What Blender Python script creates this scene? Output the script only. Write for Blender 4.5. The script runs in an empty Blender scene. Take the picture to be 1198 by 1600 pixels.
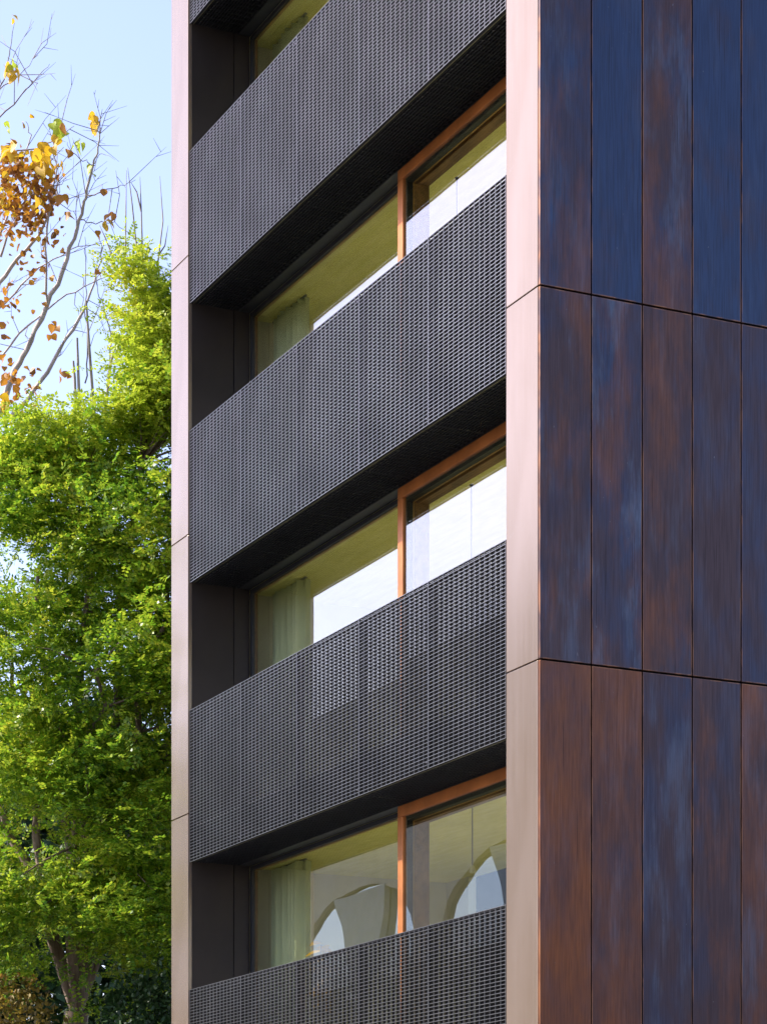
import bpy, math, random
import numpy as np
from mathutils import Vector, Matrix

SC = bpy.context.scene
COL = SC.collection
R = math.radians
random.seed(7)

# ------------------------------------------------------------------ camera
S_, C_ = 0.4320934472, 0.9018288379          # heading of the view over the ground
CAM = (-10.33536, -18.59815, 1.6)
cam = bpy.data.cameras.new('camera')
cam.sensor_fit = 'VERTICAL'; cam.sensor_height = 36; cam.sensor_width = 36
cam.lens = 36 * 4001 / 1600
cam.shift_y = 1183 / 1600                    # shift lens: verticals stay parallel
cam.clip_start = 0.1; cam.clip_end = 3000
camo = bpy.data.objects.new('camera', cam); COL.objects.link(camo)
camo.location = CAM
camo.rotation_euler = (R(90), 0, -math.atan2(S_, C_))
SC.camera = camo

# ------------------------------------------------------------------ light
SUN_AZ, SUN_EL = R(-55), R(37)               # azimuth clockwise from +Y
w = bpy.data.worlds.new('World'); SC.world = w; w.use_nodes = True
nt = w.node_tree
sky = nt.nodes.new('ShaderNodeTexSky'); sky.sky_type = 'NISHITA'
sky.sun_disc = False; sky.sun_elevation = SUN_EL; sky.sun_rotation = SUN_AZ
sky.air_density = 1.0; sky.dust_density = 1.15; sky.ozone_density = 1.2
tint = nt.nodes.new('ShaderNodeMix'); tint.data_type = 'RGBA'; tint.blend_type = 'MULTIPLY'   # white balance of the daylight
tint.inputs[0].default_value = 1; tint.inputs[7].default_value = (1, .855, .935, 1)
nt.links.new(sky.outputs[0], tint.inputs[6]); nt.links.new(tint.outputs[2], nt.nodes['Background'].inputs[0])
nt.nodes['Background'].inputs[1].default_value = 0.15
sun = bpy.data.lights.new('sun', 'SUN'); sun.energy = 3.2; sun.angle = R(0.5); sun.color = (1, .93, .82)
suno = bpy.data.objects.new('sun', sun); COL.objects.link(suno)
d = Vector((math.sin(SUN_AZ) * math.cos(SUN_EL), math.cos(SUN_AZ) * math.cos(SUN_EL), math.sin(SUN_EL)))
suno.rotation_euler = d.to_track_quat('Z', 'Y').to_euler(); suno.location = (-20, 10, 40)
vs = SC.view_settings
vs.view_transform = 'Standard'; vs.look = 'None'; vs.gamma = 1; vs.use_curve_mapping = False
vs.exposure = 1.45
SC.cycles.max_bounces = 10; SC.cycles.diffuse_bounces = 5; SC.cycles.transparent_max_bounces = 12

# ------------------------------------------------------------------ node helpers
class M:
    def __init__(s, name):
        s.m = bpy.data.materials.new(name); s.m.use_nodes = True
        s.nt = s.m.node_tree; s.nt.nodes.clear()
        s.out = s.nt.nodes.new('ShaderNodeOutputMaterial')
    def n(s, t, **kw):
        x = s.nt.nodes.new('ShaderNode' + t)
        for k, v in kw.items(): setattr(x, k, v)
        return x
    def put(s, sock, v):
        if isinstance(v, bpy.types.NodeSocket): s.nt.links.new(v, sock)
        elif isinstance(v, (tuple, list)) and sock.type == 'RGBA' and len(v) == 3: sock.default_value = (*v, 1)
        else: sock.default_value = v
    def noise(s, vec, scale, detail=3, rough=.55, out=0):
        x = s.n('TexNoise'); s.put(x.inputs['Vector'], vec)
        x.inputs['Scale'].default_value = scale; x.inputs['Detail'].default_value = detail
        x.inputs['Roughness'].default_value = rough
        return x.outputs[out]
    def ramp(s, f, a, b, lo=0., hi=1.):
        x = s.n('MapRange'); x.interpolation_type = 'SMOOTHSTEP'
        s.put(x.inputs[0], f); x.inputs[1].default_value = a; x.inputs[2].default_value = b
        s.put(x.inputs[3], lo); s.put(x.inputs[4], hi); return x.outputs[0]
    def mix(s, f, a, b):
        x = s.n('Mix', data_type='RGBA'); s.put(x.inputs[0], f); s.put(x.inputs[6], a); s.put(x.inputs[7], b)
        return x.outputs[2]
    def mth(s, op, a, b=0., clamp=False):
        x = s.n('Math', operation=op); x.use_clamp = clamp; s.put(x.inputs[0], a); s.put(x.inputs[1], b); return x.outputs[0]
    def scale(s, vec, sc, off=None):
        x = s.n('Mapping'); s.put(x.inputs[0], vec); x.inputs['Scale'].default_value = sc
        if off is not None: s.put(x.inputs['Location'], off)
        return x.outputs[0]
    def coord(s, k='Object'): return s.n('TexCoord').outputs[k]
    def bsdf(s, col, rough=.6, metal=0., bump=None, bd=.1, bdist=.01, **kw):
        p = s.n('BsdfPrincipled'); s.put(p.inputs['Base Color'], col); s.put(p.inputs['Roughness'], rough)
        s.put(p.inputs['Metallic'], metal)
        for k, v in kw.items(): s.put(p.inputs[k.replace('_', ' ')], v)
        if bump is not None:
            b = s.n('Bump'); b.inputs['Strength'].default_value = bd; b.inputs['Distance'].default_value = bdist
            s.put(b.inputs['Height'], bump); s.nt.links.new(b.outputs[0], p.inputs['Normal'])
        return p.outputs[0]
    def fin(s, sh): s.nt.links.new(sh, s.out.inputs[0]); return s.m

def plain(name, col, rough=.6, metal=0., var=.15, sc=3.0, stretch=(1, 1, 1), **kw):
    if 'spec' in kw: kw['Specular_IOR_Level'] = kw.pop('spec')
    m = M(name); c = m.coord(); v = m.scale(c, stretch)
    f = m.noise(v, sc, 4)
    a = tuple(x * (1 - var) for x in col); b = tuple(min(1, x * (1 + var)) for x in col)
    fine = m.noise(v, sc * 12, 2)
    return m.fin(m.bsdf(m.mix(m.ramp(f, .3, .7), a, b), rough, metal, bump=fine, bd=.08, bdist=.005, **kw))

# ------------------------------------------------------------------ materials
def mat_side():
    """Patinated copper cassette; the object colour says how blue / brown / light the sheet came out."""
    m = M('patinated_copper')
    oi = m.n('ObjectInfo'); c = m.coord()
    offv = m.n('CombineXYZ'); k = m.mth('MULTIPLY', oi.outputs['Random'], 97.)
    m.put(offv.inputs[0], k); m.put(offv.inputs[1], m.mth('MULTIPLY', oi.outputs['Random'], 53.)); m.put(offv.inputs[2], k)
    add = m.n('VectorMath', operation='ADD'); m.put(add.inputs[0], c); m.put(add.inputs[1], offv.outputs[0])
    v = add.outputs[0]
    sep = m.n('SeparateColor'); m.put(sep.inputs[0], oi.outputs['Color'])
    blue, brown, light = sep.outputs[0], sep.outputs[1], sep.outputs[2]
    big = m.noise(m.scale(v, (3.2, 3.2, 1.25)), 1.0, 4, .6)
    big2 = m.noise(m.scale(v, (2.4, 2.4, .8), (3, 7, 1)), 1.0, 5, .65)
    streak = m.noise(m.scale(v, (110, 110, 3.)), 1.0, 3)
    grain = m.noise(m.scale(v, (150, 150, 9)), 1.0, 2)
    fb = m.mth('ADD', m.mth('MULTIPLY', m.mth('SUBTRACT', big, .5), 2.4), m.mth('MULTIPLY', m.mth('SUBTRACT', blue, .22), 1.25), True)
    col = m.mix(fb, (.068, .046, .048), (.036, .054, .096))
    fl = m.ramp(m.noise(m.scale(v, (5, 5, 1.1), (9, 2, 4)), 1.0, 5, .6), .46, .72)
    col = m.mix(m.mth('MULTIPLY', fl, m.mth('ADD', light, .12)), col, (.095, .112, .150))
    br = m.mth('ADD', m.mth('MULTIPLY', m.mth('SUBTRACT', m.mth('ADD', m.mth('MULTIPLY', big2, .9), m.mth('MULTIPLY', streak, .1)), .53), 2.9), m.mth('SUBTRACT', m.mth('MULTIPLY', brown, 2.1), .62), True)
    col = m.mix(m.mth('MULTIPLY', br, .85), col, (.205, .074, .028))
    col = m.mix(m.ramp(streak, .35, .7, 0., .25), col, (.026, .023, .027))
    # run-off marks and small scratches
    drip = m.ramp(m.noise(m.scale(v, (70, 70, .7), (1, 5, 2)), 1., 1), .66, .74)
    drip = m.mth('MULTIPLY', drip, m.ramp(m.noise(m.scale(v, (6, 6, 1.4), (4, 4, 4)), 1., 3), .5, .62))
    col = m.mix(m.mth('MULTIPLY', drip, .55), col, (.018, .014, .016))
    spk = m.ramp(m.noise(m.scale(v, (60, 60, 22), (7, 1, 3)), 1., 1), .80, .84)
    col = m.mix(m.mth('MULTIPLY', spk, .6), col, (.16, .16, .17))
    # worn bright rim of the folded sheet
    g = m.n('SeparateXYZ'); m.put(g.inputs[0], m.coord('Generated'))
    ex = m.mth('ABSOLUTE', m.mth('SUBTRACT', g.outputs[0], .5)); ez = m.mth('ABSOLUTE', m.mth('SUBTRACT', g.outputs[2], .5))
    e = m.mth('MAXIMUM', m.ramp(ex, .478, .494), m.ramp(ez, .4955, .4985))
    e = m.mth('MULTIPLY', e, m.ramp(m.noise(m.scale(v, (4, 4, 1.7)), 2., 3), .42, .62, .08, .55))
    col = m.mix(e, col, (.36, .17, .08))
    rough = m.ramp(streak, .2, .8, .40, .56)
    h = m.mth('ADD', m.mth('MULTIPLY', grain, .5), m.mth('MULTIPLY', streak, .5))
    return m.fin(m.bsdf(col, rough, .85, bump=h, bd=.12, bdist=.002))

def mat_pilaster():
    m = M('brushed_copper')
    c = m.coord(); oi = m.n('ObjectInfo')
    streak = m.noise(m.scale(c, (34, 34, .5)), 1.0, 2)
    cloud = m.noise(m.scale(c, (2.5, 2.5, .8)), 1.0, 4)
    col = m.mix(m.ramp(cloud, .3, .7), (.300, .226, .166), (.342, .264, .204))
    col = m.mix(m.ramp(streak, .3, .75, 0, .2), col, (.35, .285, .24))
    col = m.mix(m.ramp(m.noise(c, 3.1, 5, .7), .66, .72, 0, .45), col, (.37, .34, .32))
    return m.fin(m.bsdf(col, m.ramp(streak, .2, .8,     .18, .23), .64))

def mat_glass(name, tint, base, k):
    m = M(name)
    t = m.n('BsdfTransparent'); m.put(t.inputs[0], tint)
    g = m.n('BsdfGlossy'); m.put(g.inputs[0], (.95, .97, 1.)); m.put(g.inputs['Roughness'], 0.)
    # rolled panes are never quite flat
    b = m.n('Bump'); b.inputs['Strength'].default_value = .06; b.inputs['Distance'].default_value = .02
    m.put(b.inputs['Height'], m.noise(m.coord(), .9, 1)); m.nt.links.new(b.outputs[0], g.inputs['Normal'])
    lw = m.n('LayerWeight'); lw.inputs[0].default_value = .5
    f = m.mth('ADD', m.mth('MULTIPLY', m.mth('POWER', lw.outputs['Facing'], 3.), k), base, True)
    x = m.n('MixShader'); m.put(x.inputs[0], f); m.nt.links.new(t.outputs[0], x.inputs[1]); m.nt.links.new(g.outputs[0], x.inputs[2])
    return m.fin(x.outputs[0])

def mat_leaf(name, cols, trans=.45, rough=.5):
    m = M(name)
    geo = m.n('NewGeometry')
    cr = m.n('ValToRGB'); el = cr.color_ramp.elements
    while len(el) > 1: el.remove(el[0])
    for i, (p, c) in enumerate(cols):
        e = el[0] if i == 0 else el.new(p)
        e.position = p; e.color = (*c, 1)
    big = m.noise(m.coord(), .9, 3)
    f = m.mth('ADD', m.mth('MULTIPLY', geo.outputs['Random Per Island'], .55), m.mth('MULTIPLY', m.mth('SUBTRACT', big, .28), 1.0), True)
    m.put(cr.inputs[0], f)
    p = m.bsdf(cr.outputs[0], rough)
    t = m.n('BsdfTranslucent'); m.put(t.inputs[0], cr.outputs[0])
    x = m.n('MixShader'); m.put(x.inputs[0], trans); m.nt.links.new(p, x.inputs[1]); m.nt.links.new(t.outputs[0], x.inputs[2])
    return m.fin(x.outputs[0])

def mat_concrete(name, a, b, st=(2, 14, 2), rough=.8, spec=.2):
    m = M(name); c = m.coord()
    f = m.noise(m.scale(c, st), 1., 5, .6); g = m.noise(c, 1.3, 4)
    col = m.mix(m.ramp(f, .3, .7), a, b)
    col = m.mix(m.ramp(g, .45, .75, 0, .35), col, tuple(x * .7 for x in a))
    return m.fin(m.bsdf(col, rough, bump=f, bd=.2, bdist=.01))

MAT = {
 'side': mat_side(), 'pil': mat_pilaster(),
 'mesh': plain('grating_bar_shaded_web', (.014, .0145, .017), .75, 0, .12, 2., spec=.15),  # near-black: shade between the bars is put into the colour
 'bright': plain('grating_bar_lit_edge', (.24, .245, .255), .28, .75, .15, 2.),  # paler than the web: sun on the bar fronts is put into the colour
 'mesh_under': plain('dark_metal_grating', (.014, .015, .018), .6, 0, .2, 2., spec=.25),
 'edge': plain('bronze_edge_angle', (.12, .11, .06), .5, .4, .2, 4.),
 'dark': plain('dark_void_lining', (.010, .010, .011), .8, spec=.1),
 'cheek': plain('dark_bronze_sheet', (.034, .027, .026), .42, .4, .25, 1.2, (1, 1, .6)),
 'black': plain('black_window_frame', (.018, .019, .022), .45),
 'copper': plain('orange_bronze_frame', (.48, .175, .050), .38, .4, .18, 3., (1, 1, 1)),
 'gold': plain('gilt_bead', (.50, .32, .12), .4, .5),
 'wood': plain('dark_brown_timber', (.20, .105, .04), .5, 0, .35, 4., (3, .5, 3)),
 'ceil': mat_concrete('board_marked_ceiling', (.80, .74, .26), (.90, .84, .38), (14, 2, 2)),
 'wall': plain('pale_plaster', (.60, .57, .46), .8, 0, .05),
 'floor': plain('pale_oak_floor', (.82, .77, .64), .5, 0, .08, 3., (1, 6, 1)),
 'curtain': plain('sheer_green_curtain', (.66, .72, .62), .9, 0, .06, 2.),
 'glass': mat_glass('tinted_glass', (.965, .98, .86), .10, .68),
 'glass2': mat_glass('dark_reflecting_glass', (.15, .2, .22), .62, .4),
 'bark_pale': mat_concrete('pale_bark', (.40, .34, .30), (.55, .50, .46), (3, 3, 1)),
 'bark_dark': mat_concrete('brown_bark', (.12, .075, .05), (.30, .22, .17), (12, 12, 2)),
 'twig': plain('grey_twig_bark', (.26, .22, .20), .8, 0, .3),
 'leaf_green': mat_leaf('green_leaflets', [(0, (.022, .070, .012)), (.15, (.065, .160, .014)), (.36, (.17, .33, .02)), (.65, (.40, .52, .035)), (1, (.60, .52, .05))], .5, .38),
 'leaf_top': mat_leaf('yellow_green_leaflets', [(0, (.16, .27, .02)), (.4, (.36, .48, .03)), (.75, (.55, .60, .05)), (1, (.65, .50, .04))], .5),
 'leaf_brown': mat_leaf('brown_leaves', [(0, (.10, .038, .012)), (.35, (.27, .11, .02)), (.65, (.46, .21, .02)), (1, (.65, .38, .04))], .45),
 'leaf_yellow': mat_leaf('yellow_leaves', [(0, (.30, .18, .015)), (.4, (.60, .36, .02)), (.8, (.70, .50, .03)), (1, (.45, .50, .05))], .5),
 'leaf_shrub': mat_leaf('olive_brown_leaves', [(0, (.05, .045, .012)), (.4, (.15, .11, .02)), (.75, (.30, .22, .03)), (1, (.42, .20, .04))], .4),
 'leaf_round': mat_leaf('round_green_leaves', [(0, (.010, .035, .008)), (.6, (.03, .075, .015)), (1, (.10, .14, .05))], .3),
 'asphalt': mat_concrete('asphalt', (.045, .045, .048), (.06, .06, .062), (3, 3, 3)),
 'pave': mat_concrete('pavement_stone', (.46, .44, .40), (.56, .54, .50), (2, 2, 2)),
 'soil': mat_concrete('garden_soil', (.05, .05, .025), (.09, .08, .045), (1, 1, 1)),
 'cream': mat_concrete('cream_stone_render', (.50, .42, .32), (.58, .50, .40), (1, 1, 1)),
 'greymetal': plain('grey_column', (.27, .27, .27), .5, .2, .15),
 'brick': mat_concrete('brown_render', (.22, .16, .12), (.28, .21, .16), (1, 1, 1)),
 'terracotta': plain('terracotta', (.35, .15, .08), .8),
 'lampmetal': plain('black_lamp_metal', (.03, .03, .03), .4, .4),
}

# ------------------------------------------------------------------ mesh helpers
class MB:
    def __init__(s): s.v = []; s.f = []
    def box(s, x0, x1, y0, y1, z0, z1):
        n = len(s.v)
        s.v += [(x0, y0, z0), (x1, y0, z0), (x1, y1, z0), (x0, y1, z0), (x0, y0, z1), (x1, y0, z1), (x1, y1, z1), (x0, y1, z1)]
        s.f += [tuple(n + i for i in q) for q in ((0, 3, 2, 1), (4, 5, 6, 7), (0, 1, 5, 4), (1, 2, 6, 5), (2, 3, 7, 6), (3, 0, 4, 7))]
        return s
    def tube(s, pts, rad, sides=6):
        n0 = len(s.v); pts = [Vector(p) for p in pts]
        for i, p in enumerate(pts):
            t = (pts[min(i + 1, len(pts) - 1)] - pts[max(i - 1, 0)]).normalized()
            a = t.cross(Vector((.3, .9, .1)) if abs(t.z) > .8 else Vector((0, 0, 1))).normalized(); b = t.cross(a)
            for k in range(sides):
                an = 2 * math.pi * k / sides
                s.v.append(tuple(p + (a * math.cos(an) + b * math.sin(an)) * rad[i]))
        for i in range(len(pts) - 1):
            for k in range(sides):
                q = n0 + i * sides
                s.f.append((q + k, q + (k + 1) % sides, q + sides + (k + 1) % sides, q + sides + k))
        return s
    def mesh(s, name):
        me = bpy.data.meshes.new(name); me.from_pydata(s.v, [], s.f); return me
    def build(s, name, mat, parent=None, bevel=0, smooth=False):
        return link(name, s.mesh(name), mat, parent, bevel, smooth)

def link(name, me, mat=None, parent=None, bevel=0, smooth=False):
    if mat is not None and not me.materials: me.materials.append(MAT[mat])
    o = bpy.data.objects.new(name, me); COL.objects.link(o)
    if parent is not None: o.parent = parent
    if bevel:
        b = o.modifiers.new('bevel', 'BEVEL'); b.width = bevel; b.segments = 2; b.limit_method = 'ANGLE'
    if smooth: me.polygons.foreach_set('use_smooth', [True] * len(me.polygons))
    return o

def box(name, b, mat, parent=None, bevel=0):
    """Box whose object origin is its centre, so copies and textures sit right."""
    c = Vector(((b[0] + b[1]) / 2, (b[2] + b[3]) / 2, (b[4] + b[5]) / 2))
    m = MB().box(b[0] - c.x, b[1] - c.x, b[2] - c.y, b[3] - c.y, b[4] - c.z, b[5] - c.z)
    o = m.build(name, mat, parent, bevel); o.location = c; return o

def tag(o, label=None, cat=None, group=None, kind=None):
    for k, v in (('label', label), ('category', cat), ('group', group), ('kind', kind)):
        if v: o[k] = v
    return o
def empty(name, loc=(0, 0, 0), parent=None):
    o = bpy.data.objects.new(name, None); COL.objects.link(o); o.location = loc; o.parent = parent; return o
def dup(o, parent=None, off=(0, 0, 0)):
    c = o.copy(); COL.objects.link(c); c.parent = parent if parent is not None else o.parent
    c.location = Vector(o.location) + Vector(off)
    return c
def dup_tree(o, parent=None, off=(0, 0, 0)):
    c = dup(o, parent, off)
    for ch in list(o.children): dup_tree(ch, c)
    return c

def P(px, py, t):
    """World point seen at photo pixel (px,py), t metres along the view."""
    k = (px - 599) / 4001
    return Vector((CAM[0] + t * (S_ + k * C_), CAM[1] + t * (C_ - k * S_), 1.6 + t * (1983 - py) / 4001))

# ------------------------------------------------------------------ the ground
def sheet(name, x0, x1, y0, y1, z, mat):
    m = MB(); m.v = [(x0, y0, z), (x1, y0, z), (x1, y1, z), (x0, y1, z)]; m.f = [(0, 1, 2, 3)]
    return tag(m.build(name, mat), kind='structure')
sheet('ground', -900, 900, -900, 900, -.02, 'soil')
sheet('road', -12.4, -5, -80, 120, -.012, 'asphalt')
tag(MB().box(-5, 0.02, -80, 120, -.3, .12).build('pavement', 'pave', bevel=.01), kind='structure')
tag(MB().box(-16, -12.4, -80, 120, -.3, .12).build('pavement', 'pave', bevel=.01), kind='structure')
m_ = MB()
for i in range(40): m_.box(-8.75, -8.63, -78 + i * 5, -75.5 + i * 5, -.011, -.006)
tag(m_.build('road_marking', 'wall'), kind='structure')

# ------------------------------------------------------------------ the copper-clad building
YL, YR = 7.985, .60                    # ends of the open bays
HEAD = [3.015 + 3.105 * k for k in range(6)]
JOINT = [.46 + 3.1 * k for k in range(7)]
LEN = 7.0
bld = empty('apartment_building', (3, 4, 0))
tag(bld, 'modern apartment block clad in dark copper panels with metal mesh balconies', 'building')
def B(name, b, mat, parent=None, bevel=0):
    par = parent or bld
    o = box(name, b, mat, None, bevel)
    o.parent = par; o.matrix_parent_inverse = par.matrix_world.inverted() if False else Matrix.Translation(-wloc(par))
    return o
def wloc(o):
    v = Vector(o.location); p = o.parent
    while p is not None:
        v = v + Vector(p.location) + (o.matrix_parent_inverse.to_translation() if False else Vector((0, 0, 0))); p = p.parent
    return v
# keep it simple: parents of geometry carry no rotation, children store offsets relative to them
def B(name, b, mat, parent=None, bevel=0):
    par = parent or bld
    o = box(name, b, mat, par, bevel)
    o.location = Vector(o.location) - W(par); return o
def W(o):
    v = Vector((0, 0, 0))
    while o is not None: v += Vector(o.location); o = o.parent
    return v

TOP = 19.2
core = MB()
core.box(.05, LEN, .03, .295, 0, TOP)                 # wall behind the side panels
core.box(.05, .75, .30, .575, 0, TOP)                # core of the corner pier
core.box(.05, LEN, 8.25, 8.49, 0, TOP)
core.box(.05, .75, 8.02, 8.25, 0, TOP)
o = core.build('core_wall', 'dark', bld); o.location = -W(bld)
B('roof', (.02, LEN, .03, 8.5, TOP, TOP + .35), 'cheek')
B('ground_floor_wall', (.45, .60, .58, 8.02, 0, HEAD[0] - .002), 'cheek')

# side facade: cassettes 0.5 m wide, one storey tall; object colour = (blue, brown, light)
LOOK = {  # row (from the bottom), column
 (1,0):(.06,.68,.25),(1,1):(.16,.60,.40),(1,2):(.36,.26,.50),(1,3):(.24,.30,.06),(1,4):(.14,.50,.45),
 (2,0):(.38,.36,.40),(2,1):(.48,.38,.95),(2,2):(.16,.36,.20),(2,3):(.28,.24,.06),(2,4):(.52,.14,.04),
 (3,0):(.62,.42,.30),(3,1):(1.2,.00,.05),(3,2):(.42,.42,.65),(3,3):(1.0,.02,.04),(3,4):(1.1,.05,.04),
}
proto = B('facade_panel', (.006, .492, -.012, .022, JOINT[0] + .007, JOINT[1] - .007), 'side', bevel=.004)
proto.data.materials[0] = MAT['side']
rng = random.Random(3)
for r in range(6):
    for c in range(14):
        o = proto if (r, c) == (0, 0) else dup(proto, bld, (c * .4965 + (0 if c else 0), 0, r * 3.1))
        a = LOOK.get((r, c)) or (rng.uniform(.3, 1), rng.uniform(0, .5), rng.uniform(0, .5))
        o.color = (min(a[0], 1), a[1], a[2], 1)
proto2 = B('plinth_panel', (.006, 6.95, -.008, .022, 0, JOINT[0] - .007), 'cheek')

# front piers
for (y0, y1) in ((.018, .564), (7.991, 8.508)):
    p0 = None
    for r in range(7):
        z0 = 0 if r == 0 else JOINT[r - 1] + .006; z1 = JOINT[r] - .006
        B('pier_panel', (0, .045, y0, y1, z0, z1), 'pil', bevel=.003)

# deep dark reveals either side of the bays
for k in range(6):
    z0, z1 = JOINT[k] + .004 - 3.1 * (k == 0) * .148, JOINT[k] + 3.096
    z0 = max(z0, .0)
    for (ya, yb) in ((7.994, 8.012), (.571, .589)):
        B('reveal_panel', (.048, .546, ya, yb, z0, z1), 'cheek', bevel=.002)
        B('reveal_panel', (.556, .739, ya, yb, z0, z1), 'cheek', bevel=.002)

# grating, built in the plane of the front (y along, z up), shared by all balconies
SEAM = [.604, 2.080, 3.556, 5.032, 6.508, 7.984]
PW = SEAM[1] - SEAM[0]
def screen_mesh():
    m = MB(); H = 1.69; n = 50; wd = PW - .008; e = MB()
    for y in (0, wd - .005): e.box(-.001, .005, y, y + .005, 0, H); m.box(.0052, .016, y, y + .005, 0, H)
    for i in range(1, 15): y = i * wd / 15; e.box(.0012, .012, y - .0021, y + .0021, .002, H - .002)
    for i in range(15):                     # added slats behind the grating, black to keep its openings in shade
        y = i * wd / 15; a, b = y + .072, y + .128
        if b > wd: m.box(.033, .037, .001, b - wd, .01, H - .01); b = wd - .001
        if a < b: m.box(.033, .037, a, b, .01, H - .01)
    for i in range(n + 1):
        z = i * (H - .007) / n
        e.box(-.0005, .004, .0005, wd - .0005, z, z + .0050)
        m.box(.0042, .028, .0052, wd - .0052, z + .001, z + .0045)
    nm = len(m.f); n0 = len(m.v)
    m.v += e.v; m.f += [tuple(i + n0 for i in q) for q in e.f]
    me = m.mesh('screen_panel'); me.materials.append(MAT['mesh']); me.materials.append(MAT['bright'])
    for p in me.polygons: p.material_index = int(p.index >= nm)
    return me
def soffit_mesh():
    m = MB(); wd = PW - .008; D = .56
    m.box(0, D, 0, .006, 0, .03); m.box(0, D, wd - .006, wd, 0, .03)
    for i in range(1, 15): y = i * wd / 15; m.box(0, D, y - .0018, y + .0018, .002, .022)
    for i in range(17): x = i * D / 16.6; m.box(x, x + .005, 0, wd, .001, .012)
    return m.mesh('soffit_panel')
SM, SO = screen_mesh(), soffit_mesh()
bal = []
for k in range(6):
    zb = HEAD[k]
    b = empty('balcony', (0, 0, 0), bld); b.location = Vector((.3, 4.3, zb)) - W(bld)
    B('balcony_slab', (.085, .735, .60, 7.98, zb + .06, zb + .40), 'dark', b)
    B('bounce_deck', (.09, .733, .605, 7.975, zb + .401, zb + .418), 'pave', b)  # pale top added to bounce sun onto the room ceilings
    B('trim_board', (.602, .738, .60, 7.98, zb + .002, zb + .055), 'black', b)
    B('edge_angle', (.056, .066, .602, 7.982, zb + .001, zb + .028), 'edge', b)
    B('edge_angle', (.056, .066, .602, 7.982, zb + 1.655, zb + 1.688), 'mesh_under', b)
    for i in range(5):
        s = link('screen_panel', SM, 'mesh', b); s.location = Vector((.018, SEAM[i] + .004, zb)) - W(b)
        s = link('soffit_panel', SO, 'mesh_under', b); s.location = Vector((.050, SEAM[i] + .004, zb + .003)) - W(b)
        # posts that carry the screens
        B('post', (.068, .086, SEAM[i] - .004 + (.03 if i == 0 else 0), SEAM[i] + .006 + (.03 if i == 0 else 0), zb + .40, zb + 1.65), 'mesh_under', b)

def bolt_mesh():
    m = MB(); m.tube([(0, 0, 0), (-.006, 0, 0)], [.009, .008], 8); n = len(m.v); m.f.append(tuple(range(n - 8, n)))
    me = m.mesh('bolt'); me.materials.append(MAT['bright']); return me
BM = bolt_mesh()
for k, b in enumerate([o for o in bld.children if o.name.startswith('balcony')]):
    for i in range(1, 5):
        for dz in (.06, 1.62):
            o = link('bolt', BM, None, b); o.location = Vector((.016, SEAM[i] + .022, HEAD[k] + dz)) - W(b)
for k in range(6):
    zb = HEAD[k]; zf = zb - 3.105 + .42 if k else .05
    if k == 0: continue
    # wide window
    wn = empty('wide_window', (0, 0, 0), bld); wn.location = Vector((.76, 6, zf)) - W(bld)
    B('head_frame', (.742, .80, 3.91, 7.98, zb - .045, zb), 'black', wn)
    B('jamb', (.742, .80, 7.925, 7.99, zf, zb - .0455), 'black', wn)
    B('sill', (.742, .80, 3.91, 7.924, zf, zf + .06), 'black', wn)
    B('bead', (.775, .803, 3.92, 7.91, zb - .056, zb - .0455), 'gold', wn)
    B('bead', (.775, .803, 7.905, 7.924, zf + .06, zb - .056), 'wood', wn)
    B('pane', (.763, .7655, 3.9, 7.93, zf + .055, zb - .04), 'glass', wn)
    # projecting bronze-framed window
    bw = empty('bronze_framed_window', (0, 0, 0), bld); bw.location = Vector((.7, 2.2, zf)) - W(bld)
    B('frame_head', (.600, .741, .60, 3.907, zb - .112, zb - .002), 'copper', bw, .003)
    B('frame_jamb', (.600, .741, 3.795, 3.907, zf, zb - .114), 'copper', bw, .003)
    B('frame_sill', (.600, .741, .60, 3.793, zf, zf + .08), 'copper', bw, .003)
    B('inner_frame', (.628, .690, .60, 3.793, zb - .155, zb - .1125), 'black', bw)
    B('inner_frame', (.628, .690, 3.752, 3.793, zf, zb - .156), 'black', bw)
    B('bead', (.690, .700, .60, 3.793, zb - .162, zb - .113), 'gold', bw)
    B('bead', (.690, .700, 3.744, 3.793, zf, zb - .163), 'gold', bw)
    B('casing', (.742, .86, .60, 3.88, zb - .165, zb - .004), 'wood', bw)
    B('casing', (.701, .86, 3.735, 3.792, zf, zb - .166), 'wood', bw)
    B('pane', (.620, .6225, .60, 3.797, zf + .07, zb - .108), 'glass', bw)
    # the room behind
    rm = empty('room', (0, 0, 0), bld); rm.location = Vector((3, 4, zf)) - W(bld)
    B('room_floor', (.741, 3.4, .30, 8.25, zf - .06, zf - .002), 'floor', rm)
    B('ceiling', (.805, 3.4, .30, 8.25, zb + .008, zb + .05), 'ceil', rm)
    B('ceiling_slab', (.741, 3.4, .30, 8.25, zb + .052, zb + .35), 'wall', rm)
    B('room_wall', (.81, 3.4, 8.16, 8.249, zf, zb + .006), 'wall', rm)
    B('room_wall', (.81, 3.4, .301, .40, zf, zb + .006), 'wall', rm)
    B('back_wall', (3.3, 3.4, .41, 1.0, zf, zb + .006), 'wall', rm)  # unseen rear left open between these pieces, added to let sky light in
    B('back_wall', (3.3, 3.4, 7.6, 8.15, zf, zb + .006), 'wall', rm)

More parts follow.
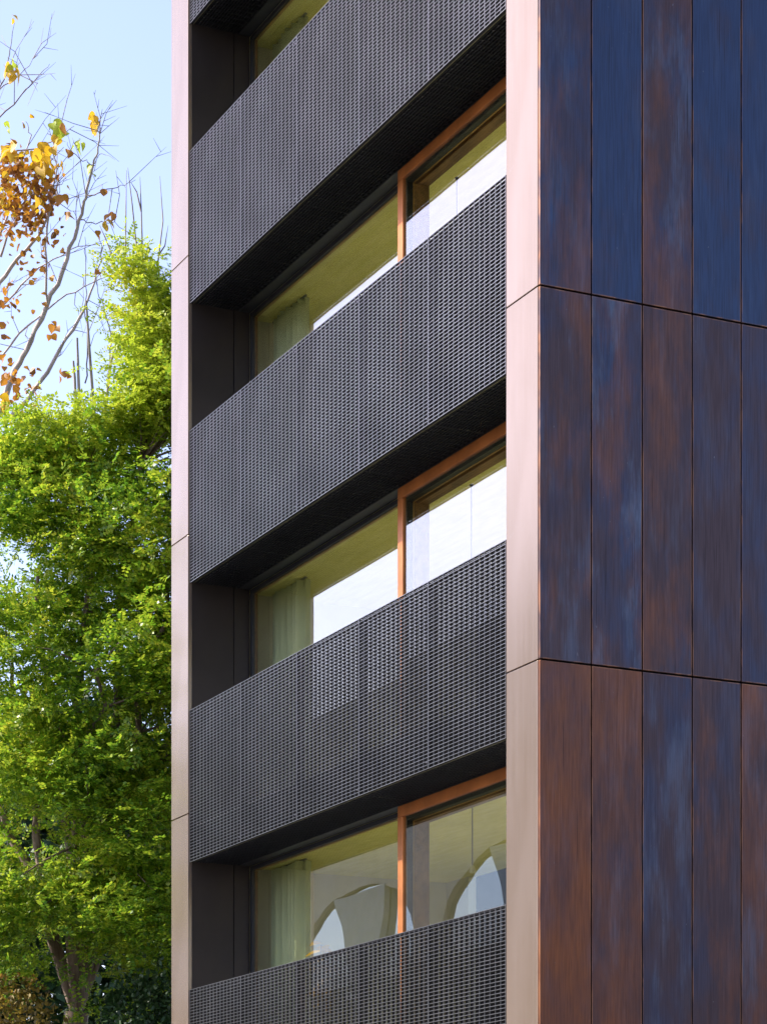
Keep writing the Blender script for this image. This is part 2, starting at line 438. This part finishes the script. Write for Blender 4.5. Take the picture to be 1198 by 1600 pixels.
# curtains and pendant lamps in the rooms, plant added for mirrored foliage
def curtain(k, label):
    zb = HEAD[k]; zf = zb - 3.105 + .42; m = MB(); n = 160; y0, y1 = 7.22, 8.10
    for i in range(n + 1):
        u = i / n; y = y0 + (y1 - y0) * u
        ph = u * 2 * math.pi * 6.5; a = .075 * (1 + .3 * math.sin(u * 9 + k))
        x = 1.08 + a * math.tanh(1.8 * math.sin(ph)); y += .016 * math.sin(2 * ph)
        for z, kx in ((zf + .02, 1.), (zf + 1.3, .95), (zb - .012, .9)):
            m.v.append((1.08 + (x - 1.08) * kx, y, z))
    for i in range(n):
        for j in range(2):
            q = i * 3 + j; m.f.append((q, q + 3, q + 4, q + 1))
    cu = empty('curtain', (1.08, 7.66, zf))
    o = m.build('curtain_cloth', 'curtain', cu, smooth=True); o.location = -W(cu)
    so = o.modifiers.new('s', 'SOLIDIFY'); so.thickness = .003
    o = MB().box(1.07, 1.095, 7.2, 8.12, zb - .011, zb + .004).build('curtain_rail', 'greymetal', cu); o.location = -W(cu)
    tag(cu, label, 'curtain', 'curtains at the left end of the wide windows')
curtain(4, 'pale green curtain in the topmost window, behind the top edge of the photo')
curtain(3, 'pleated pale green curtain in the window above the second full balcony')
curtain(2, 'pleated pale green curtain in the middle window above the third full balcony')
curtain(1, 'long pale green curtain in the lowest window, sunlit at its foot')

def pendant(k, y, drop, label):
    zb = HEAD[k]; e = empty('pendant_lamp', (1.2, y, zb + .008))
    MB().tube([(0, 0, 0), (0, 0, -drop)], [.006, .006], 6).build('cord', 'lampmetal', e)
    MB().tube([(0, 0, -.0), (0, 0, -.015)], [.02, .015], 12).build('ceiling_rose', 'lampmetal', e)
    MB().tube([(0, 0, -drop + .02), (0, 0, -drop), (0, 0, -drop - .04), (0, 0, -drop - .06)], [.010, .02, .035, .02], 12).build('lamp_bulb', 'wall', e, smooth=True)
    tag(e, label, 'lamp', 'pendant lamps in the rooms')
pendant(3, 4.41 - .6, .9, 'black cord of a pendant lamp in the top right bronze-framed window')
pendant(2, 3.50, .9, 'black cord of a pendant lamp in the middle bronze-framed window')
pendant(1, 3.48, .62, 'black cord of a pendant lamp in the lowest bronze-framed window')

def leaf_mesh(name, L, Wd, mat, pts=None, curl=.12):
    """one broad leaf, folded along its midrib, in the xy plane growing along +x"""
    out = pts or [(0, 0), (.12, .30), (.35, .50), (.62, .40), (.85, .16), (1, 0)]
    me = bpy.data.meshes.new(name); v = []; f = []
    for (x, y) in out:
        z = -curl * x * x * L
        v += [(x * L, y * Wd, z + y * Wd * .35), (x * L, 0, z), (x * L, -y * Wd, z + y * Wd * .35)]
    for i in range(len(out) - 1):
        q = 3 * i; f += [(q, q + 1, q + 4, q + 3), (q + 1, q + 2, q + 5, q + 4)]
    me.from_pydata(v, [], f); me.materials.append(MAT[mat])
    me.polygons.foreach_set('use_smooth', [True] * len(me.polygons)); return me

zf1 = HEAD[1] - 3.105 + .42
pl = empty('mirrored_foliage_plant', (1.15, 6.95, zf1))  # added plant, stands for sunlit foliage reflected in the pane
tag(pl, 'yellow-green plant added beside the curtain for foliage mirrored in the lowest wide window', 'plant')
MB().tube([(0, 0, 0), (0, 0, .02), (0, 0, .38), (0, 0, .40), (0, 0, .36)], [.02, .14, .19, .19, .15], 18).build('pot', 'terracotta', pl, smooth=True)
MB().tube([(0, 0, .3), (.02, -.02, .9), (-.03, .01, 1.35), (-.02, -.05, 1.7)], [.016, .013, .01, .006], 7).build('stem', 'twig', pl)
PLM = leaf_mesh('leaf', .20, .13, 'leaf_yellow')
for i in range(26):
    o = link('leaf', PLM, None, pl); a = i * 2.4; h = 1.05 + .027 * i
    o.location = (.01, -.02, h); o.rotation_euler = (rng.uniform(-.4, .4), rng.uniform(-.3, .7), a)
    s = rng.uniform(.8, 1.2); o.scale = (s, s, s)

# ------------------------------------------------------------------ foliage helpers (numpy)
def quads_object(name, V, mat, parent, stuff=True, loc=None):
    n = V.shape[0] // 4
    me = bpy.data.meshes.new(name)
    me.vertices.add(n * 4); me.vertices.foreach_set('co', V.astype(np.float32).ravel())
    me.loops.add(n * 4); me.loops.foreach_set('vertex_index', np.arange(n * 4, dtype=np.int32))
    me.polygons.add(n); me.polygons.foreach_set('loop_start', np.arange(0, n * 4, 4, dtype=np.int32))
    try: me.polygons.foreach_set('loop_total', np.full(n, 4, dtype=np.int32))
    except Exception: pass
    me.update(calc_edges=True)
    o = link(name, me, mat, parent)
    if stuff: o['kind'] = 'stuff'
    return o
def unit(a): return a / np.maximum(np.linalg.norm(a, axis=-1, keepdims=True), 1e-9)

def pinnate(base, dirv, nrm, length, rs, nl=11, lw=.0175, ll=.055):
    """base/dir/normal arrays (N,3) -> quads of N compound leaves with nl leaflets each"""
    N = len(base); side = unit(np.cross(nrm, dirv)); nrm = unit(np.cross(dirv, side))
    t = np.concatenate([np.repeat(np.linspace(.2, .95, nl // 2), 2), [1.]]); sg = np.concatenate([np.tile([1, -1], nl // 2), [0]])
    M_ = len(t)
    Lr = length[:, None, None]
    droop = -(t ** 2)[None, :, None] * Lr * .28 * nrm[:, None, :]
    c = base[:, None, :] + dirv[:, None, :] * (t[None, :, None] * Lr) + droop
    ld = unit(dirv[:, None, :] * .38 + side[:, None, :] * sg[None, :, None] + nrm[:, None, :] * rs.normal(0, .22, (N, M_, 1)) + dirv[:, None, :] * (sg == 0)[None, :, None])
    nn = unit(nrm[:, None, :] + rs.normal(0, .25, (N, M_, 3)))
    lp = unit(np.cross(nn, ld))
    s = rs.uniform(.8, 1.2, (N, M_, 1)) * (length / .2)[:, None, None]
    a = c; b = c + ld * ll * s * .45 + lp * lw * s; e = c + ld * ll * s; g = c + ld * ll * s * .45 - lp * lw * s
    return np.stack([a, b, e, g], 2).reshape(-1, 3)

def sprays(ells, n, rs, per=26, rad=.42, up=.25, shell=.55, leaf=(.16, .26), keep=None):
    """clumps of compound leaves filling the ellipsoids"""
    vol = np.array([e[1][0] * e[1][1] * e[1][2] * (e[2] if len(e) > 2 else 1) for e in ells]); pick = rs.choice(len(ells), n, p=vol / vol.sum())
    d = unit(rs.normal(size=(n, 3))); r = rs.uniform(shell, 1.0, (n, 1)) ** .8
    C = np.array([list(e[0]) for e in ells])[pick]; A = np.array([e[1] for e in ells])[pick]
    pos = C + d * r * A
    if keep is not None:
        k = keep(pos); pos, d = pos[k], d[k]; n = len(pos)
    out = unit(d * np.array([1, 1, .35]) + np.array([0, 0, up]) + rs.normal(0, .35, (n, 3)))
    N = n * per
    u = rs.uniform(-1, 1, (n, per, 1)); o2 = rs.normal(0, 1, (n, per, 3)) * np.array([.42, .42, .20]) * rad
    base = (pos[:, None, :] + out[:, None, :] * u * rad + o2).reshape(-1, 3)
    dv = unit(np.repeat(out, per, 0) * .6 + rs.normal(0, .65, (N, 3)) * np.array([1, 1, .5]) + np.array([0, 0, -.12]))
    nr = unit(np.array([0, 0, 1.]) + rs.normal(0, .45, (N, 3)))
    return pos, base, dv, nr, rs.uniform(leaf[0], leaf[1], N)

def wander(rs, a, b, n=6, amp=.15):
    a, b = Vector(a), Vector(b); L = (b - a).length
    return [a.lerp(b, i / n) + (Vector(rs.normal(0, 1, 3)) * amp * L * .12 if 0 < i < n else Vector((0, 0, 0))) + Vector((0, 0, amp * L * .5 * math.sin(math.pi * i / n))) for i in range(n + 1)]

# ------------------------------------------------------------------ feathery green tree behind the building
rs = np.random.RandomState(5)
T1 = P(105, 1983, 34.0); T1.z = 0
tr = empty('locust_tree', T1)
tag(tr, 'tall green tree with feathery leaves close behind the building', 'tree')
def loc_(p): return tuple(Vector(p) - T1)
ELL = [(P(20, 1020, 33.4), (1.9, 2.6, 2.2)), (P(150, 1010, 33.2), (1.7, 2.4, 2.4)), (P(265, 900, 32.8), (1.2, 1.9, 2.6)),
       (P(90, 1290, 33.2), (2.6, 2.6, 2.1)), (P(300, 1330, 33.), (2.0, 2.2, 2.2)), (P(150, 820, 33.4), (1.3, 1.8, 1.5)),
       (P(30, 780, 33.6), (1.2, 1.6, .95)), (P(420, 1050, 34), (2.2, 2.2, 3.2)), (P(40, 1440, 32.9), (1.3, 1.8, .75)), (P(195, 1440, 32.9), (1.0, 1.8, .9)), (P(20, 1560, 33.2), (.6, 1.2, .5)), (P(215, 1570, 32.9), (.7, 1.2, .6))]
TOPS = [(P(225, 520, 33.), (.42, .7, .85)), (P(205, 430, 33.), (.26, .4, .42)), (P(240, 640, 33), (.62, .9, .6)), (P(120, 690, 33.4), (.95, 1.1, .42)), (P(20, 720, 33.6), (.7, 1.0, .4)),
        (P(290, 560, 33.), (.6, .8, 1.2))]
def lumps(p):                         # uneven density: boughs with gaps between them
    f = np.sin(p[:, 0] * 2.9 + p[:, 2] * 1.7) + np.sin(p[:, 2] * 3.7 - p[:, 1] * 1.3 + 1.1) + np.sin(p[:, 0] * 5.3 - p[:, 2] * 4.9 + 2.) * .8
    return (f > -.6) & (p[:, 0] + .48 * (p[:, 1] - 7) > 1.4)
ELL = [(c_, (r_[0], r_[1] * .68, r_[2])) for c_, r_ in ELL]
pos1, ba, dv, nr, ln = sprays(ELL, 1750, rs, 26, .38, .25, .3, keep=lumps)
V = pinnate(ba, dv, nr, ln, rs); quads_object('crown', V - np.array(T1), 'leaf_green', tr)
pos2, ba, dv, nr, ln = sprays(TOPS, 330, rs, 20, .26, .5, .1, (.14, .24))
V = pinnate(ba, dv, nr, ln, rs); quads_object('upper_crown', V - np.array(T1), 'leaf_top', tr)
mb = MB()
fork = T1 + Vector((.1, -.1, 5.0))
trunk = [T1, T1 + Vector((.02, 0, 1.5)), T1 + Vector((-.04, 0, 3.2)), fork]
mb.tube([loc_(p) for p in trunk], [.27, .2, .17, .16], 14)
mb.build('trunk', 'bark_dark', tr, smooth=True)
limbs = MB()
goals = [P(60, 900, 33.5), P(160, 830, 33.3), P(240, 620, 33), P(20, 1040, 33.4), P(140, 720, 33.3), P(330, 1000, 33.5), P(-120, 950, 34), P(150, 1050, 32.4), P(260, 900, 32.6)]
ends = []
for g in goals:
    pts = wander(rs, fork, g, 7, .16); n = len(pts)
    limbs.tube([loc_(p) for p in pts], [.07 * (1 - i / n) + .014 for i in range(n)], 7); ends += pts[2:]
for q in list(pos1[::9]) + list(pos2[::5]):
    q = Vector(q); s = min(ends, key=lambda e: (e - q).length + (0.6 if e.z > q.z else 0))
    if (s - q).length < 2.4:
        limbs.tube([loc_(p) for p in wander(rs, s, q, 4, .12)], [.02, .016, .012, .009, .005], 4)
limbs.build('branch', 'bark_dark', tr, smooth=True)
for pl_ in ([(196, 440), (197, 340), (198, 266)], [(218, 430), (207, 320), (200, 262)], [(224, 430), (221, 325), (219, 276)], [(240, 470), (255, 345), (250, 275)],
            [(247, 400), (258, 384), (263, 352)], [(176, 400), (165, 372), (156, 352)], [(221, 330), (214, 300), (205, 285)]):
    MB().tube([loc_(P(x, y, 33.)) for x, y in pl_], [.013, .009, .003], 5).build('bare_shoot', 'twig', tr)
for pl_ in ([(127, 690), (123, 590), (121, 528)], [(152, 700), (141, 560), (135, 470)], [(160, 690), (173, 570), (180, 540)], [(121, 690), (117, 590), (115, 564)]):
    MB().tube([loc_(P(x, y, 33.8)) for x, y in pl_], [.022, .019, .013], 6).build('bare_shoot', 'twig', tr)

# ------------------------------------------------------------------ autumn tree, nearly bare
T2 = P(-60, 1983, 38.5); T2.z = 0
t2 = empty('poplar_tree', T2)
tag(t2, 'nearly bare pale-barked tree with brown and yellow autumn leaves', 'tree')
def l2(p): return tuple(Vector(p) - T2)
mb = MB(); mb.tube([l2(p) for p in (T2, T2 + Vector((0, 0, 4)), P(-50, 1100, 38.5), P(-30, 800, 38.4), P(-5, 690, 38.3))], [.26, .22, .17, .12, .08], 12)
mb.build('trunk', 'bark_pale', t2, smooth=True)
br = MB(); tg = MB(); tips = []
def branch(pl_, t0, t1, r0, r1, twigs=6):
    n = len(pl_); pts = [P(x, y, t0 + (t1 - t0) * i / (n - 1)) for i, (x, y) in enumerate(pl_)]
    fine = []
    for i in range(n - 1):
        for j in range(4):
            q = pts[i].lerp(pts[i + 1], j / 4) + Vector(rs.normal(0, .012, 3)); fine.append(q)
    fine.append(pts[-1]); m = len(fine)
    (br if r0 > .016 else tg).tube([l2(p) for p in fine], [r0 + (r1 - r0) * i / (m - 1) for i in range(m)], 6)
    for _ in range(int(twigs * .7)):
        i = rs.randint(max(1, m // 5), m - 1); a = fine[i]; dr = (fine[i] - fine[i - 1]).normalized()
        L = rs.uniform(.3, .95); dd = (dr * .6 + Vector(rs.normal(0, .6, 3)) + Vector((0, 0, .25))).normalized()
        e = a + dd * L; mid = a.lerp(e, .5) + Vector(rs.normal(0, .05, 3))
        tg.tube([l2(a), l2(mid), l2(e)], [.0065, .005, .002], 4); tips.append(e)
        for _ in range(2):
            u = rs.uniform(.3, .95); s = a.lerp(mid, u * 2) if u < .5 else mid.lerp(e, u * 2 - 1)
            e2 = s + (dd + Vector(rs.normal(0, .7, 3))).normalized() * rs.uniform(.12, .4)
            tg.tube([l2(s), l2(e2)], [.005, .002], 3); tips.append(e2)
BR = [
 ([(0, 650), (19, 589), (41, 546), (72, 480), (106, 403), (125, 344), (134, 306), (147, 259), (156, 219), (153, 197)], 38.3, 36.4, .050, .006, 20),
 ([(20, 650), (50, 617), (97, 546), (133, 480), (137, 469), (156, 415), (163, 380)], 38.3, 37.6, .038, .006, 10),
 ([(-60, 560), (-20, 470), (0, 444), (41, 390), (75, 344), (88, 300), (92, 270)], 38.4, 37.4, .045, .006, 14),
 ([(72, 480), (73, 450), (72, 365), (81, 312), (89, 265), (82, 219), (78, 205)], 37.6, 36.5, .020, .005, 12),
 ([(-50, 330), (0, 243), (60, 231), (90, 215), (116, 197)], 37.6, 36.6, .016, .004, 6),
 ([(-60, 240), (0, 184), (41, 141), (60, 118), (78, 100)], 37.4, 36.6, .014, .003, 6),
 ([(-60, 180), (0, 139), (31, 116), (60, 86)], 37.2, 36.6, .012, .003, 6),
 ([(-25, 200), (5, 130), (14, 94), (19, 60), (22, 28)], 37.2, 36.6, .013, .003, 4),
 ([(-40, 520), (10, 470), (60, 420), (110, 390), (160, 380)], 38.2, 37.2, .018, .004, 9),
 ([(-30, 600), (30, 520), (90, 470), (150, 440), (185, 425)], 38.2, 37.4, .018, .004, 9),
 ([(134, 306), (160, 300), (190, 290), (212, 281)], 36.8, 36.4, .010, .003, 3),
 ([(125, 344), (150, 350), (180, 345), (215, 380)], 36.8, 36.6, .009, .003, 3),
 ([(0, 400), (30, 330), (62, 270), (100, 230)], 37.8, 37., .02, .004, 9),
 ([(-20, 420), (10, 340), (20, 280), (50, 210), (41, 190)], 37.8, 37., .02, .004, 8),
 ([(134, 600), (138, 540), (134, 480), (134, 400), (133, 370)], 38, 37.5, .012, .003, 3),
 ([(170, 600), (175, 530), (160, 470), (150, 440)], 38, 37.5, .014, .004, 4),
 ([(147, 259), (130, 250), (110, 235), (105, 222)], 36.5, 36.3, .007, .003, 1),
 ([(147, 255), (160, 240), (180, 250)], 36.5, 36.3, .006, .002, 1),
]
for b in BR: branch(*b)
br.build('branch', 'bark_pale', t2, smooth=True); tg.build('twig', 'twig', t2)
HEART = [(0, 0), (-.08, .22), (.02, .42), (.22, .52), (.48, .46), (.75, .25), (1.02, 0)]
LB = leaf_mesh('leaf', .095, .10, 'leaf_brown', HEART, .2); LY = leaf_mesh('leaf', .15, .15, 'leaf_yellow', HEART, .3); LG = leaf_mesh('leaf', .14, .13, 'leaf_top', HEART, .25)
cnt = 0
def put_leaf(me, p, s):
    o = link('leaf', me, None, t2); o.location = l2(p)
    o.rotation_euler = (rs.uniform(-1, 1), rs.uniform(.3, 1.7), rs.uniform(0, 6.28)); o.scale = (s, s, s)
for (x, y, n, sp, me, s) in [(18, 230, 9, 12, LY, 1.25), (66, 250, 16, 14, LY, 1.2), (75, 225, 5, 8, LY, 1.1), (88, 197, 5, 9, LG, 1.3), (90, 212, 3, 7, LY, .9), (96, 200, 2, 6, LB, 1.6),
        (122, 224, 5, 8, LG, 1.0), (148, 182, 2, 4, LY, 1.0), (149, 194, 3, 4, LY, 1.2), (16, 110, 5, 8, LY, 1.3), (22, 102, 2, 5, LG, 1.1), (141, 262, 3, 6, LG, .9), (107, 236, 2, 4, LB, 1.1),
        (166, 345, 3, 5, LY, .9), (176, 338, 3, 6, LB, 1.3), (100, 307, 2, 3, LB, 1.8), (106, 332, 2, 6, LB, 1.8), (164, 296, 1, 2, LB, 1.1), (155, 366, 2, 5, LB, 1.1), (18, 24, 2, 6, LY, .7),
        (155, 425, 3, 8, LB, 1.0), (10, 193, 3, 8, LG, .7), (84, 505, 4, 7, LB, 1.2), (80, 520, 2, 6, LB, 1.), (95, 585, 5, 14, LB, 1.), (15, 590, 9, 22, LB, 1.1), (35, 615, 9, 22, LB, 1.0), (5, 560, 5, 14, LB, 1.1), (5, 625, 8, 12, LY, 1.2),
        (98, 258, 3, 7, LY, .8), (60, 320, 5, 12, LY, .9)]:
    for _ in range(n): put_leaf(me, P(x + rs.normal(0, sp * .55), y + rs.normal(0, sp * .6), 36.6 + rs.normal(0, .25)), s * rs.uniform(.75, 1.15)); cnt += 1
# mass of dead brown leaves in the left of the crown
Vs = []
def mass(n, cx, cy, sx, sy, t, out, size=.055):
    for _ in range(n):
        c = P(cx + rs.normal(0, sx), cy + rs.normal(0, sy), t + rs.normal(0, .4)); c = np.array(l2(c))
        a = unit(rs.normal(size=3)); b = unit(np.cross(a, rs.normal(size=3))); s = size * rs.uniform(.6, 1.3)
        k = np.cross(a, b) * s * .35
        out += [c - a * s, c - a * s * .5 + b * s * .8 + k, c + a * s * .35 + b * s * .75 + k, c + a * s, c - a * s, c + a * s, c + a * s * .35 - b * s * .75 + k, c - a * s * .5 - b * s * .8 + k]
for (n, x, y, sx, sy) in ((120, 18, 300, 22, 30), (65, 55, 310, 20, 26), (60, 10, 350, 20, 28), (60, 70, 285, 12, 18), (40, 45, 345, 14, 12), (26, 50, 420, 18, 22), (30, 8, 470, 14, 26), (24, 78, 370, 14, 26), (60, 15, 262, 14, 8), (50, -40, 320, 20, 60), (40, 18, 600, 20, 22)):
    mass(n, x, y, sx, sy, 37.2, Vs)
quads_object('dead_leaves', np.array(Vs), 'leaf_brown', t2)
Vs = []; mass(130, 30, 290, 30, 34, 37.0, Vs, .05); quads_object('golden_leaves', np.array(Vs), 'leaf_yellow', t2)

# ------------------------------------------------------------------ shrubs at the foot of the trees
def shrub(name, label, cat, c, ell, n, mat, size):
    e = empty(name, (c.x, c.y, 0)); o_ = np.array([c.x, c.y, 0]); out = []
    for _ in range(n):
        k = ell[rs.randint(len(ell))]; dd = unit(rs.normal(size=3)); p = np.array(k[0]) + dd * rs.uniform(.55, 1) ** .6 * np.array(k[1]) + rs.normal(0, .06, 3) - o_
        a = unit(rs.normal(size=3) + np.array([0, 0, -.4])); b = unit(np.cross(a, unit(rs.normal(size=3) * .6 + np.array([0, 0, 1])))); s = size * rs.uniform(.6, 1.2)
        kk = np.cross(a, b) * s * .2
        out += [p, p + a * s * .25 + b * s * .42 + kk, p + a * s * .8 + b * s * .36 + kk, p + a * s * 1.15, p, p + a * s * 1.15, p + a * s * .8 - b * s * .36 + kk, p + a * s * .25 - b * s * .42 + kk]
    quads_object('foliage', np.array(out), mat, e)
    m = MB()
    for _ in range(7):
        k = ell[rs.randint(len(ell))]
        m.tube([(0, 0, 0), tuple((np.array(k[0]) - o_) * .5 + rs.normal(0, .15, 3)), tuple(np.array(k[0]) - o_ + rs.normal(0, .3, 3))], [.04, .025, .008], 5)
    m.build('stem', 'bark_dark', e); tag(e, label, cat)
c = P(20, 1600, 32.5)
shrub('autumn_shrub', 'yellow and brown leaved shrub at the lower left corner', 'shrub', c, [(P(25, 1640, 32.3), (.55, .8, 1.0)), (P(-60, 1650, 32.3), (.9, .8, 1.1)), (P(40, 1760, 32.3), (.7, .8, 1.2)), (P(15, 1900, 32.3), (.7, .8, .6))], 7500, 'leaf_shrub', .065)
c = P(215, 1600, 32.)
shrub('broadleaf_shrub', 'dark green round-leaved shrub by the tree trunk beside the building', 'shrub', c, [(P(215, 1640, 32.), (.5, .7, 1.0)), (P(300, 1620, 32.), (.8, .7, 1.2)), (P(200, 1820, 32.), (.7, .8, 1.2))], 7500, 'leaf_round', .07)
# a dark evergreen further back, so no bare horizon shows between the trunks
c = P(120, 1600, 52.)
far = empty('evergreen_tree', (c.x, c.y, 0)); o_ = np.array([c.x, c.y, 0])
tag(far, 'dark evergreen tree glimpsed far behind the green foliage', 'tree')
rs2 = np.random.RandomState(11); N = 40000
dd = unit(rs2.normal(size=(N, 3))); p = np.array([0, 0, 7.0]) + dd * rs2.uniform(.55, 1, (N, 1)) * np.array([3.6, 3.0, 6.6])
p[:, 2] = np.maximum(p[:, 2], .3)
a = unit(rs2.normal(size=(N, 3))); b = unit(np.cross(a, rs2.normal(size=(N, 3)))); q = rs2.uniform(.09, .17, (N, 1))
quads_object('crown', np.stack([p, p + a * q + b * q * .6, p + a * q * 2, p + a * q - b * q * .6], 1).reshape(-1, 3), 'leaf_round', far)
MB().tube([(0, 0, 0), (0, 0, 5)], [.3, .2], 10).build('trunk', 'bark_dark', far)

# ------------------------------------------------------------------ cream building across the street (seen mirrored in the glass)
ob = empty('cream_building', (-16, 30, 0))
tag(ob, 'cream rendered building with arched openings mirrored in the lowest windows', 'building')
BW, BH = 9.2, 3.9
def arch_tile():
    m = MB(); n = 32; cy, cz, a, b = BW / 2, 1.6, 3.9, 1.9
    inner = []; outer = []
    for i in range(n):
        an = 2 * math.pi * i / n; ca, sa = math.cos(an), math.sin(an)
        iy = cy + a * ca; iz = cz + b * sa * (1 if sa > 0 else .5)
        inner.append((iy, iz))
        k = 1 / max(abs(ca), abs(sa)); outer.append((min(max(BW / 2 + BW / 2 * ca * k, 0), BW), min(max(BH / 2 + BH / 2 * sa * k, 0), BH)))
    for (x, L) in ((0, outer), (0, inner), (-.16, inner)):
        m.v += [(x, y, z) for y, z in L]
    for i in range(n):
        j = (i + 1) % n
        m.f += [(i, j, n + j, n + i), (n + i, n + j, 2 * n + j, 2 * n + i)]
    return m.mesh('arched_bay')
AT = arch_tile()
pane = MB().box(-.15, -.14, .25, BW - .25, .35, 3.45).mesh('window_glass'); pane.materials.append(MAT['glass2'])
colm = MB(); colm.v = [(-.12, 3.6, .7), (-.12, 4.8, .7), (-.12, 6.0, 3.35), (-.12, 2.9, 3.35), (.04, 3.6, .7), (.04, 4.8, .7), (.04, 6.0, 3.35), (.04, 2.9, 3.35)]
colm.f = [(0, 1, 2, 3), (4, 7, 6, 5), (0, 4, 5, 1), (1, 5, 6, 2), (2, 6, 7, 3), (3, 7, 4, 0)]
colm = colm.mesh('column'); colm.materials.append(MAT['greymetal'])
rail = MB()
for i in range(4): rail.tube([(.02, 1.2, .95 + .13 * i), (.02, BW - 1.2, .95 + .13 * i)], [.015, .015], 5)
rail = rail.mesh('railing'); rail.materials.append(MAT['greymetal'])
for r in range(4):
    for c in range(5):
        t = link('arched_bay', AT, 'cream', ob); t.location = (0, c * BW - 12, .12 + r * BH)
        link('window_glass', pane, None, t); link('column', colm, None, t); link('railing', rail, None, t)
m = MB().box(-9, -.56, -12, 5 * BW - 12, .1, 4 * BH + .1); m.build('building_body', 'cream', ob)
MB().box(-9.1, .25, -12.1, 5 * BW - 11.9, 4 * BH + .12, 4 * BH + .45).build('cornice', 'cream', ob, bevel=.03)
# a plain rendered block behind the camera, seen only as a reflection in the dark side facade
ob2 = empty('rendered_building', (16, -34, 0))
tag(ob2, 'brown rendered building reflected dimly in the dark side panels', 'building')
MB().box(-14, 24, -6, 0, 0, 8.5).build('building_body', 'brick', ob2)
MB().box(-14.1, 24.1, -6.1, .15, 8.5, 8.8).build('cornice', 'cream', ob2)
wm = MB().box(-.5, .5, .0, .03, 0, 1.5).mesh('window'); wm.materials.append(MAT['glass2'])
for r in range(2):
    for c in range(11):
        o = link('window', wm, None, ob2); o.location = (-12 + c * 3.2, .0, 1.6 + r * 3.3)
# street tree between the cream building and the road, mirrored in the glass
t3 = dup_tree(tr); t3.location = (-15.2 + 2.2, 33, -4.2)
for x in list(t3.children):
    if x.name.startswith(('upper_crown', 'bare_shoot', 'branch')): bpy.data.objects.remove(x)
t3.scale = (.5, .5, .5); t3.location = (-14.2, 27.5, .12)
t3['label'] = 'green street tree in front of the cream building, seen mirrored'
